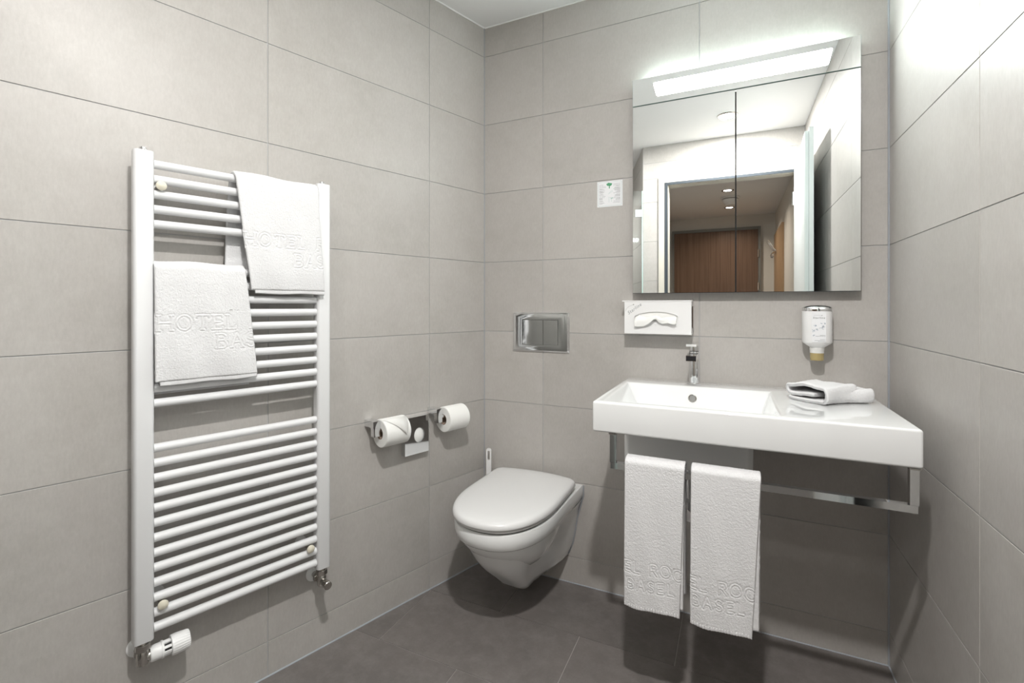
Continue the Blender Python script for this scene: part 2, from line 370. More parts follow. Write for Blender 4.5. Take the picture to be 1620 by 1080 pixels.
for k in range(5):
    y = -0.34+0.055*k
    link('hook', tube_me('hook', [(-0.034, y, 1.79), (-0.06, y, 1.83), (-0.10, y, 1.90), (-0.115, y, 1.925)], 0.005, 8), 'chrome', hk)
    link('hook', tube_me('hook', [(-0.034, y, 1.785), (-0.065, y, 1.77), (-0.075, y, 1.75), (-0.07, y, 1.725), (-0.05, y, 1.72)], 0.005, 8), 'chrome', hk)

# ------------------------------------------------------------------ ceiling lamps
def downlight(x, y, label, power, col_, spread):
    t = thing('downlight', label, 'ceiling lamp', (x, y, ZC), 0, 'recessed ceiling downlights')
    link('trim_ring', lathe_me('trim_ring', [(0.040, -0.0005), (0.043, -0.004), (0.052, -0.006), (0.060, -0.004), (0.062, -0.0003)], 36, cap0=False, cap1=False), 'nickel', t)
    link('lamp_disc', lathe_me('lamp_disc', [(0.0395, -0.0005), (0.0395, -0.002)], 32), 'lamp_disc', t)
    l = bpy.data.lights.new('downlight_beam', 'AREA'); l.shape = 'DISK'; l.size = 0.078; l.energy = power; l.color = col_; l.spread = math.radians(spread)
    o = bpy.data.objects.new('downlight_beam', l); col.objects.link(o); o.parent = t; o.location = (0, 0, -0.007)
downlight(0.956, -1.58, 'recessed downlight in the bathroom ceiling above the doorway, seen in the mirror', P_DOWN, (1.0, 0.975, 0.95), 180)
ps = Vector((0.20, -1.60, 0))
downlight(ps.x, ps.y, 'recessed downlight in front of the shower niche', P_SHOWER, (1.0, 0.975, 0.95), 170)
pn_ = LW(2.22, 0.46)
downlight(pn_.x, pn_.y, 'unseen downlight added to brighten the shower niche', 9.0, (1.0, 0.975, 0.95), 130)  # unseen lamp, added so the niche mirrored in the flush plate is brighter
downlight(0.933, -3.745, 'nearer corridor downlight, seen in the mirror', P_CORR, (1.0, 0.86, 0.72), 140)
downlight(0.944, -4.711, 'farther corridor downlight beyond the smoke detector, seen in the mirror', P_CORR, (1.0, 0.86, 0.72), 140)
sd = thing('smoke_detector', 'white round smoke detector on the corridor ceiling, seen in the mirror', 'smoke detector', (0.955, -4.10, ZC))
link('base', lathe_me('base', [(0.098, -0.0005), (0.098, -0.016), (0.090, -0.020)], 32), 'white_plastic', sd)
link('air_slot', lathe_me('air_slot', [(0.080, -0.0202), (0.080, -0.0285)], 32), 'frame_grey', sd)
link('sensor_head', lathe_me('sensor_head', [(0.084, -0.0287), (0.080, -0.046), (0.066, -0.058), (0.066, -0.066), (0.044, -0.090), (0.0, -0.094)], 32, cap1=False), 'white_plastic', sd)

# ------------------------------------------------------------------ shower glass and rail (mirror edge)
sg = thing('shower_screen', 'clear glass shower screen with square clamp, seen at the mirror edge', 'shower screen', LW(1.765, 0.48), -A)
box('glass_pane', (-0.46, -0.004, 0.02), (0.466, 0.004, 2.0), 'shower_glass', sg)
box('edge', (0.4665, -0.005, 0.02), (0.4735, 0.005, 2.0), 'mint_edge', sg, 0.001)
for zz in (0.35, 1.80): box('clamp', (0.415, -0.013, zz), (0.465, 0.013, zz+0.055), 'aluminium', sg, 0.002)
sh = thing('shower_rail', 'chrome shower rail inside the shower niche', 'shower', LW(2.66, 0.55, 0.95), -A)
link('rail', tube_me('rail', [(0, 0.05, 0), (0, 0.05, 0.85)], 0.010), 'chrome', sh)
for zz in (0.03, 0.82): link('rail_bracket', tube_me('rail_bracket', [(0, 0.003, zz), (0, 0.05, zz)], 0.012), 'chrome', sh)
link('handset', lathe_me('handset', [(0.012, 0), (0.014, 0.16), (0.045, 0.175), (0.045, 0.195)], 24), 'chrome', sh, (0, 0.085, 0.50), (math.radians(-25), 0, 0))

# ------------------------------------------------------------------ mirror cabinet
mc = thing('mirror_cabinet', 'mirror-fronted cabinet with a lit glass strip above the basin', 'mirror cabinet', (1.0, 0, 1.163))
bmh = 0.794
box('carcass', (-0.347, -0.0305, 0.001), (0.347, -0.0005, 0.690), 'dark_gap', mc, 0.001)
box('lamp_housing', (-0.347, -0.0300, 0.6905), (0.347, -0.0005, 0.778), 'aluminium', mc, 0.001)
box('up_lighter', (-0.30, -0.0285, 0.7785), (0.30, -0.0035, 0.7815), 'up_light', mc, label='bright slot along the top of the cabinet')
for nm, x0, x1 in (('door', -0.3485, -0.0035), ('door', 0.0, 0.3485)):
    d = box(nm, (x0, -0.0385, 0.0), (x1, -0.0315, 0.6925), 'seal_grey', mc, 0.0006)
    box('mirror_pane', (x0+0.0004, -0.0400, 0.0012), (x1-0.0004, -0.0386, 0.6920), 'mirror', d)
d = box('lamp_panel', (-0.349, -0.0390, 0.6955), (0.349, -0.0320, bmh), 'glass_edge', mc, 0.0006)
box('mirror_pane', (-0.3482, -0.0402, 0.6962), (0.3482, -0.0391, bmh-0.0008), 'mirror', d)
bm = bmesh.new()
def rounded(poly, r, seg=4):
    out = []; n = len(poly)
    for i in range(n):
        p0, p, p1 = Vector(poly[i-1]), Vector(poly[i]), Vector(poly[(i+1) % n])
        a, b = (p0-p).normalized(), (p1-p).normalized(); s, e = p+a*r, p+b*r
        for k in range(seg+1):
            t = k/seg; out.append(tuple((s*(1-t)+p*t)*(1-t)+(p*(1-t)+e*t)*t))
    return out
win = rounded([(-0.275, 0.770), (-0.262, 0.719), (0.264, 0.719), (0.276, 0.770)], 0.006)
link('light_window', flat_me('light_window', [win], 0.0005), 'strip_light', mc, (0, -0.0408, 0), label='glowing white lamp window')

# ------------------------------------------------------------------ washbasin
bs = thing('washbasin', 'wide white rectangular washbasin with a flat shelf at its right end', 'washbasin', (0.624, 0, 0.757))
bm = bmesh.new()
W_, D_, H_ = 0.747, 0.497, 0.087
ix0, ix1, iy0, iy1 = 0.024, 0.472, -0.115, -0.466
fx0, fx1, fy0, fy1, fz = 0.066, 0.450, -0.150, -0.435, 0.016
o_t = [bm.verts.new(p) for p in ((0, -0.0005, H_), (W_, -0.0005, H_), (W_, -D_, H_), (0, -D_, H_))]
o_b = [bm.verts.new(p) for p in ((0, -0.0005, 0), (W_, -0.0005, 0), (W_, -D_, 0), (0, -D_, 0))]
i_t = [bm.verts.new(p) for p in ((ix0, iy0, H_), (ix1, iy0, H_), (ix1, iy1, H_), (ix0, iy1, H_))]
i_b = [bm.verts.new(p) for p in ((fx0, fy0, fz), (fx1, fy0, fz), (fx1, fy1, fz), (fx0, fy1, fz))]
for i in range(4):
    j = (i+1) % 4
    bm.faces.new((o_t[i], o_t[j], i_t[j], i_t[i])); bm.faces.new((i_t[i], i_t[j], i_b[j], i_b[i])); bm.faces.new((o_t[i], o_b[i], o_b[j], o_t[j]))
bm.faces.new(i_b); bm.faces.new(o_b[::-1])
bmesh.ops.recalc_face_normals(bm, faces=bm.faces[:])
bevel(bm, 0.0065, 4, 15)
link('bowl', from_bm('bowl', bm, 30), 'ceramic', bs)
ov = link('overflow', lathe_me('overflow', [(0.0135, 0.0), (0.0135, -0.003), (0.0105, -0.0045), (0.0095, -0.002)], 24, axis='y', cap1=True), 'nickel', bs, (0.2425, -0.1325, 0.049), (math.radians(-26), 0, 0))
link('overflow_insert', lathe_me('overflow_insert', [(0.0096, -0.0021), (0.0096, -0.0028)], 24, axis='y'), 'frame_grey', ov)
link('drain', lathe_me('drain', [(0.032, 0), (0.031, 0.003), (0.0, 0.005)], 28, cap1=False), 'chrome', bs, (0.2425, -0.29, 0.017))

sp = thing('siphon_cover', 'white ceramic cover box under the basin', 'siphon cover', (0.855, 0, 0.60))
prf = [(-0.195, -0.0005), (-0.195, -0.235), (-0.180, -0.255), (0.175, -0.255), (0.191, -0.235), (0.191, -0.0005)]
link('cover', prism_me('cover', prf, 0.0, 0.1565, 0.006, 3), 'ceramic', sp)
tr = thing('drain_trap', 'chrome drain pipe hanging below the siphon cover', 'drain pipe', (0.868, -0.22, 0.44))
link('cup', lathe_me('cup', [(0.028, 0), (0.030, 0.004), (0.030, 0.06), (0.018, 0.068), (0.018, 0.159)], 24), 'chrome', tr)
link('outlet_pipe', tube_me('outlet_pipe', [(0, 0.025, 0.055), (0, 0.10, 0.055), (0, 0.217, 0.055)], 0.016), 'chrome', tr)

rl = thing('towel_rail', 'chrome square-section towel rail hung under the basin', 'towel rail', (1.019, -0.4795, 0.655))
T = 0.0085
box('crossbar', (-0.344, -T, 0.0), (0.344, T, 0.017), 'chrome', rl, 0.0012)
for sx, zt in ((-0.338, 0.1015), (0.338, 0.1015)):
    box('post', (sx-T, -T+0.0002, 0.0172), (sx+T, T, zt), 'chrome', rl, 0.0012)
    box('mount_plate', (sx-0.0105, -0.0125, zt-0.004), (sx+0.0105, 0.0125, zt), 'nickel', rl, 0.0008)

# ------------------------------------------------------------------ basin tap
tp = thing('basin_tap', 'chrome single-lever tap at the back of the basin', 'tap', (0.867, -0.062, 0.844))
link('base_ring', lathe_me('base_ring', [(0.024, 0.0003), (0.024, 0.004), (0.0165, 0.006)], 32), 'chrome', tp)
link('column', lathe_me('column', [(0.0165, 0.006), (0.0165, 0.113), (0.016, 0.1145)], 32), 'chrome', tp)
spt = link('spout', box_me('spout', (-0.0155, -0.135, 0.094), (0.0155, -0.006, 0.1115), 0.003, 3), 'chrome', tp)
box('spout_face', (-0.0150, -0.1375, 0.0955), (0.0150, -0.1352, 0.110), 'black_plastic_and_reflection', spt, 0.0008, label='spout end with its dark reflection painted on')  # chrome spout end; the dark reflection in it is painted as black
link('lever_neck', lathe_me('lever_neck', [(0.0165, 0.1165), (0.0165, 0.142), (0.0155, 0.1455)], 32), 'chrome', tp)
link('neck_joint', lathe_me('neck_joint', [(0.0148, 0.1143), (0.0148, 0.1167)], 32), 'dark_gap', tp)
bm = bmesh.new(); add_box(bm, (-0.0155, -0.126, 0.0), (0.0155, 0.0, 0.0075))
for v in bm.verts:
    if v.co.y < -0.1 and v.co.z > 0.005: v.co.y += 0.0030
bevel(bm, 0.0006, 2)
link('lever', from_bm('lever', bm, 35), 'chrome', tp, (0, -0.004, 0.1375), (math.radians(-1.5), 0, 0))

# ------------------------------------------------------------------ wall-hung toilet
tl = thing('toilet', 'white wall-hung toilet with its lid closed', 'toilet', (0.265, 0, 0))
def d_outline(hwb, hwm, ym, yf, z, n=40, p=2.3, yb=-0.0008):
    # straight sides from the wall to ym, then a rounded nose reaching yf
    pts = []
    for k in range(5): t = k/5; pts.append((-(hwb+(hwm-hwb)*t), yb+(ym-yb)*t, z))
    for k in range(n+1):
        a = PI*k/n; c, s = math.cos(a), math.sin(a)
        pts.append((-hwm*math.copysign(abs(c)**(2/p), c), ym+(yf-ym)*abs(s)**(2/p), z))
    for k in range(4, -1, -1): t = k/5; pts.append(((hwb+(hwm-hwb)*t), yb+(ym-yb)*t, z))
    return pts
rim = [(0.181, 0.176, -0.26, -0.522, 0.402), (0.183, 0.178, -0.26, -0.526, 0.398), (0.183, 0.178, -0.26, -0.526, 0.372), (0.180, 0.175, -0.26, -0.522, 0.352), (0.172, 0.167, -0.26, -0.512, 0.343)]
R_ = [d_outline(*r) for r in rim]
link('rim', ring_loft_me('rim', R_[::-1], smooth=50), 'ceramic', tl)
def nose(hw, y0, yf, z, n=40, p=2.15, ym=None):
    pts = []
    for k in range(n):
        a = 2*PI*k/n; c, s = math.cos(a), math.sin(a)
        yy = (y0+yf)/2; pts.append((hw*math.copysign(abs(c)**(2/p), c), yy+(y0-yf)/2*math.copysign(abs(s)**(2/p), s), z))
    return pts
bl = [(0.166, -0.02, -0.508, 0.3435), (0.163, -0.03, -0.499, 0.325), (0.154, -0.06, -0.470, 0.295), (0.138, -0.11, -0.430, 0.262), (0.114, -0.16, -0.384, 0.232), (0.082, -0.21, -0.36, 0.208), (0.040, -0.24, -0.32, 0.196)]
link('bowl', ring_loft_me('bowl', [nose(*b) for b in bl], smooth=60), 'ceramic', tl)
def ped(hwb, hwf, yf, z, rf, n=8):
    # plan of the foot: wide at the wall, narrow rounded nose
    pts = [(-hwb, -0.0008, z), (-hwb, -0.02, z)]
    for k in range(1, 6):
        t = k/6; e = t*t*(3-2*t); pts.append((-(hwb+(hwf-hwb)*e), -0.02+(yf+rf+0.02)*t, z))
    for k in range(n+1): a = PI/2*k/n; pts.append((-(hwf-rf+rf*math.cos(a)), yf+rf-rf*math.sin(a), z))
    return pts + [(-x, y, zz) for x, y, zz in pts[::-1]]
pd = [(0.178, 0.140, -0.500, 0.3432, 0.13), (0.168, 0.122, -0.484, 0.315, 0.115), (0.158, 0.104, -0.455, 0.265, 0.095), (0.150, 0.088, -0.410, 0.215, 0.072),
      (0.140, 0.070, -0.352, 0.165, 0.048), (0.125, 0.060, -0.306, 0.122, 0.04), (0.100, 0.052, -0.272, 0.094, 0.036), (0.080, 0.045, -0.254, 0.084, 0.032), (0.060, 0.030, -0.234, 0.080, 0.022)]
link('foot', ring_loft_me('foot', [ped(*p_) for p_ in pd], smooth=50), 'ceramic', tl)
def lid_outline(hw, yf, y0, z, n=40, p=2.3, ym=-0.27, rc=0.035):
    # back edge bowed towards the wall, rounded back corners, long rounded nose
    pts = []; hb = hw*0.985
    for k in range(9): t = k/8; pts.append((-(hb-rc)*t, y0-0.016*t*t, z))
    for k in range(1, 7): a = PI/2*k/6; pts.append((-(hb-rc)-rc*math.sin(a), y0-0.016-rc*(1-math.cos(a)), z))
    ys = y0-0.016-rc
    for k in range(1, 5): t = k/5; pts.append((-(hb+(hw-hb)*t), ys+(ym-ys)*t, z))
    for k in range(n//2+1):
        a = PI/2*k/(n//2); c, s_ = math.cos(a), math.sin(a)
        pts.append((-hw*abs(c)**(2/p), ym+(yf-ym)*abs(s_)**(2/p), z))
    return pts + [(-x, y, zz) for x, y, zz in pts[-2:0:-1]]
def lid_rings(hw, yf, y0, zs):
    return [lid_outline(hw-ins, yf+ins, y0-ins*0.5, z) for ins, z in zs]
link('seat', ring_loft_me('seat', lid_rings(0.172, -0.530, -0.055, [(0.004, 0.4065), (0.0, 0.409), (0.0, 0.415), (0.003, 0.4165)]), smooth=50), 'seat_plastic', tl)
link('seat_gap', ring_loft_me('seat_gap', lid_rings(0.164, -0.522, -0.06, [(0.0, 0.4025), (0.0, 0.4064)]), smooth=50), 'dark_gap', tl)
link('lid_gap', ring_loft_me('lid_gap', lid_rings(0.166, -0.524, -0.06, [(0.0, 0.4166), (0.0, 0.4184)]), smooth=50), 'dark_gap', tl)
link('lid', ring_loft_me('lid', lid_rings(0.178, -0.540, -0.030, [(0.006, 0.4185), (0.001, 0.4205), (0.0, 0.4245), (0.001, 0.431), (0.004, 0.437), (0.010, 0.4412), (0.022, 0.4435), (0.06, 0.4455), (0.12, 0.4465)]), smooth=60), 'seat_plastic', tl)
for s in (-1, 1): link('hinge', lathe_me('hinge', [(0.007, -0.02), (0.007, 0.02)], 20, axis='x'), 'seat_plastic', tl, (s*0.08, -0.034, 0.410))
link('wall_seal', tube_me('wall_seal', [(x*1.012, -0.0012, z) for x, z in ((0.183, 0.400), (0.183, 0.36), (0.178, 0.343), (0.158, 0.265), (0.150, 0.215), (0.140, 0.165), (0.125, 0.122), (0.100, 0.094), (0.080, 0.082))], 0.0025, 8), 'silicone', tl, label='grey sealant line')

# toilet brush behind the toilet
tb = thing('toilet_brush', 'white toilet brush handle standing behind the toilet', 'toilet brush', (0.041, -0.036, 0))
link('holder', lathe_me('holder', [(0.020, 0.16), (0.022, 0.165), (0.026, 0.29), (0.023, 0.29)], 24), 'white_plastic', tb)
box('wall_clip', (-0.010, 0.0225, 0.24), (0.010, 0.0355, 0.28), 'white_plastic', tb)
bm = bmesh.new()
oo = rounded([(-0.0105, 0.25), (0.0105, 0.25), (0.0105, 0.505), (-0.0105, 0.505)], 0.0095, 6); ii = rounded([(-0.0048, 0.455), (0.0048, 0.455), (0.0048, 0.496), (-0.0048, 0.496)], 0.0046, 6)
for yy in (-0.005, 0.005):
    a = [bm.verts.new((x, yy, z)) for x, z in oo]; b = [bm.verts.new((x, yy, z)) for x, z in ii]
    ea = [bm.edges.new((a[i], a[(i+1) % len(a)])) for i in range(len(a))] + [bm.edges.new((b[i], b[(i+1) % len(b)])) for i in range(len(b))]
    bmesh.ops.triangle_fill(bm, edges=ea, use_beauty=True)
    if yy < 0: A0, B0 = a, b
for P, Q in ((A0, a), (B0, b)):
    n = len(P)
    for i in range(n): bm.faces.new((P[i], P[(i+1) % n], Q[(i+1) % n], Q[i]))
link('handle', from_bm('handle', bm, 40), 'white_plastic', tb, rot=(0, 0, math.radians(20)))

# flush plate
fp = thing('flush_plate', 'chrome dual flush plate on the wall above the toilet', 'flush plate', (0.2665, 0, 1.007))
bm = bmesh.new()
def plate_ring(w_, h_, y): return [bm.verts.new(p) for p in ((-w_, y, -h_), (w_, y, -h_), (w_, y, h_), (-w_, y, h_))]
R0 = [plate_ring(*q) for q in ((0.126, 0.0815, -0.0005), (0.126, 0.0815, -0.004), (0.118, 0.0745, -0.0105), (0.106, 0.0665, -0.0120), (0.0795, 0.0515, -0.0105), (0.0795, 0.0515, -0.0035))]
for a, b in zip(R0, R0[1:]):
    for i in range(4): bm.faces.new((a[i], a[(i+1) % 4], b[(i+1) % 4], b[i]))
bm.faces.new(R0[-1]); bm.faces.new(R0[0][::-1])
link('frame', from_bm('frame', bm, 30), 'chrome', fp)
box('button_recess', (-0.079, -0.0062, -0.051), (0.079, -0.0037, 0.051), 'dark_gap', fp)
box('button', (-0.0782, -0.0112, -0.0502), (0.0135, -0.0064, 0.0502), 'chrome', fp, 0.0008)
box('button', (0.0152, -0.0112, -0.0502), (0.0782, -0.0064, 0.0502), 'chrome', fp, 0.0008)

# ------------------------------------------------------------------ info sticker
st = thing('info_sticker', 'square white notice with a green tree beside the mirror cabinet', 'sticker', (0.5555, 0, 1.553))
link('sheet', flat_me('sheet', [[(-0.0495, -0.050), (0.0495, -0.050), (0.0495, 0.050), (-0.0495, 0.050)]], 0.0006), 'print_paper', st, (0, -0.0008, 0))
bo = rounded([(-0.0455, -0.046), (0.0455, -0.046), (0.0455, 0.046), (-0.0455, 0.046)], 0.005)
link('border_line', flat_me('border_line', stroke_polys(bo + bo[:1], 0.0006), 0.0001), 'ink_mint', st, (0, -0.00095, 0))
tree = [(0.011*math.cos(t)*(1+0.10*math.sin(5*t)), 0.0365+0.0062*math.sin(t)*(1+0.12*math.sin(4*t))) for t in [2*PI*k/28 for k in range(28)]]
link('tree_print', flat_me('tree_print', [[(x-0.002, z) for x, z in tree], [(-0.0035, 0.021), (0.0005, 0.021), (0.000, 0.031), (-0.003, 0.031)]], 0.0001), 'ink_green', st, (0, -0.00095, 0), label='green tree emblem')
txt = []
for blk, (xa, xb, al) in enumerate(((-0.041, -0.012, 0), (0.012, 0.041, 1))):
    z = 0.036
    while z > -0.040:
        ln_ = random.uniform(0.4, 1.0)*(xb-xa); x = xa if al == 0 else xb-ln_; xe = x+ln_
        while x < xe:
            wd = random.uniform(0.0015, 0.005); txt.append([(x, z), (min(x+wd, xe), z), (min(x+wd, xe), z+0.0011), (x, z+0.0011)]); x += wd+0.0009
        z -= 0.0027 if random.random() < 0.75 else 0.0052
link('print_lines', flat_me('print_lines', txt, 0.0001), 'ink', st, (0, -0.00095, 0))['kind'] = 'stuff'
pic = stroke_polys([(-0.006, -0.002), (0.004, 0.009), (0.009, 0.012), (0.010, 0.007), (0.004, 0.004), (-0.004, 0.001)], 0.0006) + stroke_polys([(-0.007, -0.013), (0.006, -0.016), (0.007, -0.032)], 0.0007) + stroke_polys([(-0.003, -0.017), (-0.003, -0.034)], 0.0007) + [[(0.004, -0.021), (0.014, -0.018), (0.013, -0.015), (0.004, -0.017)]]
link('picture_lines', flat_me('picture_lines', pic, 0.0001), 'ink_mint', st, (0, -0.00095, 0))

# ------------------------------------------------------------------ tissue dispenser
td = thing('tissue_box', 'white tissue dispenser with a tissue hanging out, under the mirror cabinet', 'tissue box', (0.742, 0, 1.0155))
bm = bmesh.new()
# front plate with an arched opening
fw, fh = 0.116, 0.117
op = [(-0.080, 0.052), (-0.080, 0.063), (-0.062, 0.072), (-0.030, 0.0785), (0.0, 0.080), (0.030, 0.078), (0.058, 0.071), (0.072, 0.063), (0.072, 0.052), (0.03, 0.047), (-0.04, 0.047)]
oc = [(-fw, 0.0), (-fw, fh), (fw, fh), (fw, 0.0)]
for yy in (-0.0665, -0.0645):
    a = [bm.verts.new((x, yy, z)) for x, z in oc]; b = [bm.verts.new((x, yy, z)) for x, z in op]
    ea = [bm.edges.new((a[i], a[(i+1) % 4])) for i in range(4)] + [bm.edges.new((b[i], b[(i+1) % len(b)])) for i in range(len(b))]
    bmesh.ops.triangle_fill(bm, edges=ea, use_beauty=True)
    if yy < -0.0655: A0, B0 = a, b
for P, Q in ((A0, a), (B0, b)):
    for i in range(len(P)): bm.faces.new((P[i], P[(i+1) % len(P)], Q[(i+1) % len(P)], Q[i]))
link('front_panel', from_bm('front_panel', bm), 'white_plastic', td)
box('bottom_panel', (-fw, -0.0644, 0.0), (fw, -0.002, 0.002), 'white_plastic', td)
box('side_panel', (-fw, -0.0644, 0.0021), (-fw+0.002, -0.002, fh), 'white_plastic', td)
box('side_panel', (fw-0.002, -0.0644, 0.0021), (fw, -0.002, fh), 'white_plastic', td)
box('back_panel', (-fw, -0.0018, 0.0), (fw, -0.0004, fh), 'white_plastic', td)
box('lid', (-0.124, -0.068, fh+0.0003), (0.118, -0.0004, fh+0.004), 'white_plastic', td, 0.0008)
box('refill', (-0.105, -0.0625, 0.004), (0.105, -0.006, 0.100), 'paper', td)
box('holder_clip', (fw+0.002, -0.045, 0.022), (fw+0.0045, -0.0004, 0.100), 'chrome', td, 0.0006)
# tissue: two drooping wings
def tissue_sheet():
    nu, nv = 48, 14; vs_, fs = [], []
    for i in range(nu+1):
        u = i/nu; x = -0.078+0.146*u
        low = float(np.interp(u, [0, .10, .22, .36, .47, .52, .58, .66, .80, .93, 1.0], [.026, .0245, .0265, .038, .052, .054, .042, .036, .040, .035, .037]))
        top = float(np.interp(u, [0, .08, .25, .45, .52, .62, .80, 1.0], [.060, .068, .060, .066, .067, .060, .062, .064]))
        for j in range(nv+1):
            v = j/nv
            y = -0.0622-0.016*math.sin(min(1, v*1.4)*PI/2)-0.004*math.sin(13*u+2.5*v)*v
            vs_.append((x, y, top+(low-top)*v+0.004*math.sin(PI*v)))
    for i in range(nu):
        for j in range(nv): a = i*(nv+1)+j; fs.append((a, a+1, a+nv+2, a+nv+1))
    me = bpy.data.meshes.new('tissue'); me.from_pydata(vs_, [], fs); me.polygons.foreach_set('use_smooth', [True]*len(fs)); return me
ti = link('tissue', tissue_sheet(), 'paper', td); so = ti.modifiers.new('thickness', 'SOLIDIFY'); so.thickness = 0.0006
RX = (PI/2, 0, 0)
link('logo_text', text_me('logo_text', 'Starline', 0.0165, 0.35, spacing=1.15), 'ink', td, (-0.080, -0.0667, 0.090), (PI/2, math.radians(-36), 0))
lg = stroke_polys([(-0.112, 0.082), (-0.109, 0.090), (-0.102, 0.097), (-0.094, 0.1015), (-0.086, 0.104)], 0.0005)
star = []
for k in range(8): r = 0.0034 if k % 2 == 0 else 0.001; t = PI*k/4+PI/2; star.append((-0.083+r*math.cos(t), 0.106+r*1.2*math.sin(t)))
link('logo_mark', flat_me('logo_mark', lg+[star], 0.0001), 'ink_dark', td, (0, -0.0667, 0))

# ------------------------------------------------------------------ soap dispenser
sd = thing('soap_dispenser', 'white wall soap dispenser with chrome cap above the basin shelf', 'soap dispenser', (1.2325, 0, 0.945))
def oval(hw, hd, z, yc=-0.043, n=40, p=2.8):
    return [(hw*math.copysign(abs(math.cos(t))**(2/p), math.cos(t)), yc+hd*math.copysign(abs(math.sin(t))**(2/p), math.sin(t)), z) for t in [2*PI*k/n for k in range(n)]]
link('bottle', ring_loft_me('bottle', [oval(*q) for q in ((0.020, 0.020, 0.040), (0.021, 0.021, 0.0415), (0.0375, 0.034, 0.053), (0.0405, 0.036, 0.058), (0.0405, 0.036, 0.1555))], smooth=45), 'white_plastic', sd)
link('cap', ring_loft_me('cap', [oval(*q) for q in ((0.0412, 0.0367, 0.1557), (0.0412, 0.0367, 0.1655), (0.038, 0.034, 0.1685), (0.026, 0.024, 0.1725), (0.010, 0.010, 0.1745))], smooth=45), 'chrome', sd)
link('neck', lathe_me('neck', [(0.0195, 0.022), (0.0195, 0.030), (0.0205, 0.032), (0.0205, 0.0398)], 28), 'clear_plastic', sd, (0, -0.043, 0))
link('nozzle', lathe_me('nozzle', [(0.0165, -0.002), (0.0185, 0.0), (0.0190, 0.0218)], 28), 'amber_plastic', sd, (0, -0.043, 0), label='amber pump nozzle')
box('wall_bracket', (-0.022, -0.0075, 0.05), (0.022, -0.0004, 0.163), 'white_plastic', sd, 0.001)
yl = -0.0797
lb = link('label_sheet', box_me('label_sheet', (-0.0185, yl, 0.058), (0.0195, yl+0.0028, 0.153), 0.0), 'print_paper', sd)
link('logo_text', text_me('logo_text', 'Starline', 0.0082, 0.15, spacing=1.25), 'ink_dark', lb, (0.0005, yl-0.0002, 0.1345), RX)
pr = stroke_polys([(-0.014, 0.1428), (-0.004, 0.1432), (0.007, 0.1428)], 0.0004) + [[(0.006, 0.1415), (0.0105, 0.144), (0.009, 0.141)]]
for zz, x0, x1 in ((0.0795, 0.003, 0.018), (0.0765, -0.008, 0.018), (0.067, 0.004, 0.018), (0.063, -0.011, 0.018), (0.0605, -0.002, 0.018)):
    x = x0
    while x < x1: wd = random.uniform(0.001, 0.0025); pr.append([(x, zz), (min(x+wd, x1), zz), (min(x+wd, x1), zz+0.0011), (x, zz+0.0011)]); x += wd+0.0006
link('print_lines', flat_me('print_lines', pr, 0.0001), 'ink', lb, (0, yl-0.0002, 0))['kind'] = 'stuff'
fl_ = []
for cx_, cz_, r in ((-0.010, 0.108, 0.004), (-0.015, 0.094, 0.004), (-0.014, 0.081, 0.003), (-0.003, 0.100, 0.004), (0.008, 0.103, 0.005), (0.013, 0.108, 0.003), (0.007, 0.117, 0.002), (0.015, 0.117, 0.0025)):
    for k in range(5):
        t = random.uniform(0, 2*PI); fl_ += stroke_polys([(cx_, cz_), (cx_+r*math.cos(t), cz_+r*math.sin(t)), (cx_+1.2*r*math.cos(t+0.5), cz_+1.2*r*math.sin(t+0.5))], 0.0007)
link('flower_print', flat_me('flower_print', fl_, 0.0001), 'ink_blue', lb, (0, yl-0.0002, 0), label='pale blue flower print')

# ------------------------------------------------------------------ paper holders and rolls
def holder(d, z, label):
    t = thing('paper_holder', label, 'paper holder', LW(d, 0, z), -A, 'toilet paper holders')
    box('wall_block', (0.0005, -0.017, -0.010), (0.060, 0.011, 0.013), 'chrome', t, 0.003, 3)
    box('drop_arm', (0.040, -0.0150, -0.040), (0.060, 0.0095, -0.0102), 'chrome', t, 0.002)
    link('bar', tube_me('bar', [(0.052, 0.008, -0.022), (0.052, 0.125, -0.022)], 0.0085, 14), 'chrome', t)
    return t
def roll(d, z, label, tip):
    t = thing('toilet_roll', label, 'toilet roll', LW(d, 0.052, z), -A, 'toilet rolls on the radiator wall')
    R, r0, Lg = 0.049, 0.0195, 0.098; seg = 48; rings = []
    prof = [(r0+0.0012, -0.0), (R-0.002, 0.0), (R, 0.002), (R, Lg-0.002), (R-0.002, Lg), (r0+0.0012, Lg), (r0+0.0012, 0.0)]
    me = lathe_me('paper', prof, seg, axis='y', cap0=False, cap1=False); link('paper', me, 'paper', t)
    link('core', lathe_me('core', [(r0-0.001, 0.0008), (r0+0.001, 0.0008), (r0+0.001, Lg-0.0008), (r0-0.001, Lg-0.0008), (r0-0.001, 0.0008)], 36, axis='y', cap0=False, cap1=False), 'cardboard', t)
    if tip:
        # sheet end folded to a point: a triangle wrapped round the front of the roll
        n = 14; vs_, fs = [], []
        for i in range(n+1):
            f = i/n; ang = math.radians(72-80*f); ww = (Lg-0.003)*(1-f)
            y0 = 0.0015+(Lg-0.003)*0.80*f; y1 = y0+ww
            for y in (y0, y1): vs_.append(((R+0.0012+0.006*f)*math.cos(ang), y, (R+0.0012+0.006*f)*math.sin(ang)))
        for i in range(n): fs.append((2*i, 2*i+1, 2*i+3, 2*i+2))
        me = bpy.data.meshes.new('folded_tip'); me.from_pydata(vs_, [], fs); me.polygons.foreach_set('use_smooth', [True]*len(fs))
        o = link('folded_tip', me, 'paper', t); s = o.modifiers.new('thickness', 'SOLIDIFY'); s.thickness = 0.0009; s.offset = 1
    return t
holder(0.560, 0.706, 'chrome paper holder carrying the roll beside the bag dispenser')
holder(0.290, 0.706, 'chrome paper holder carrying the roll nearest the corner')
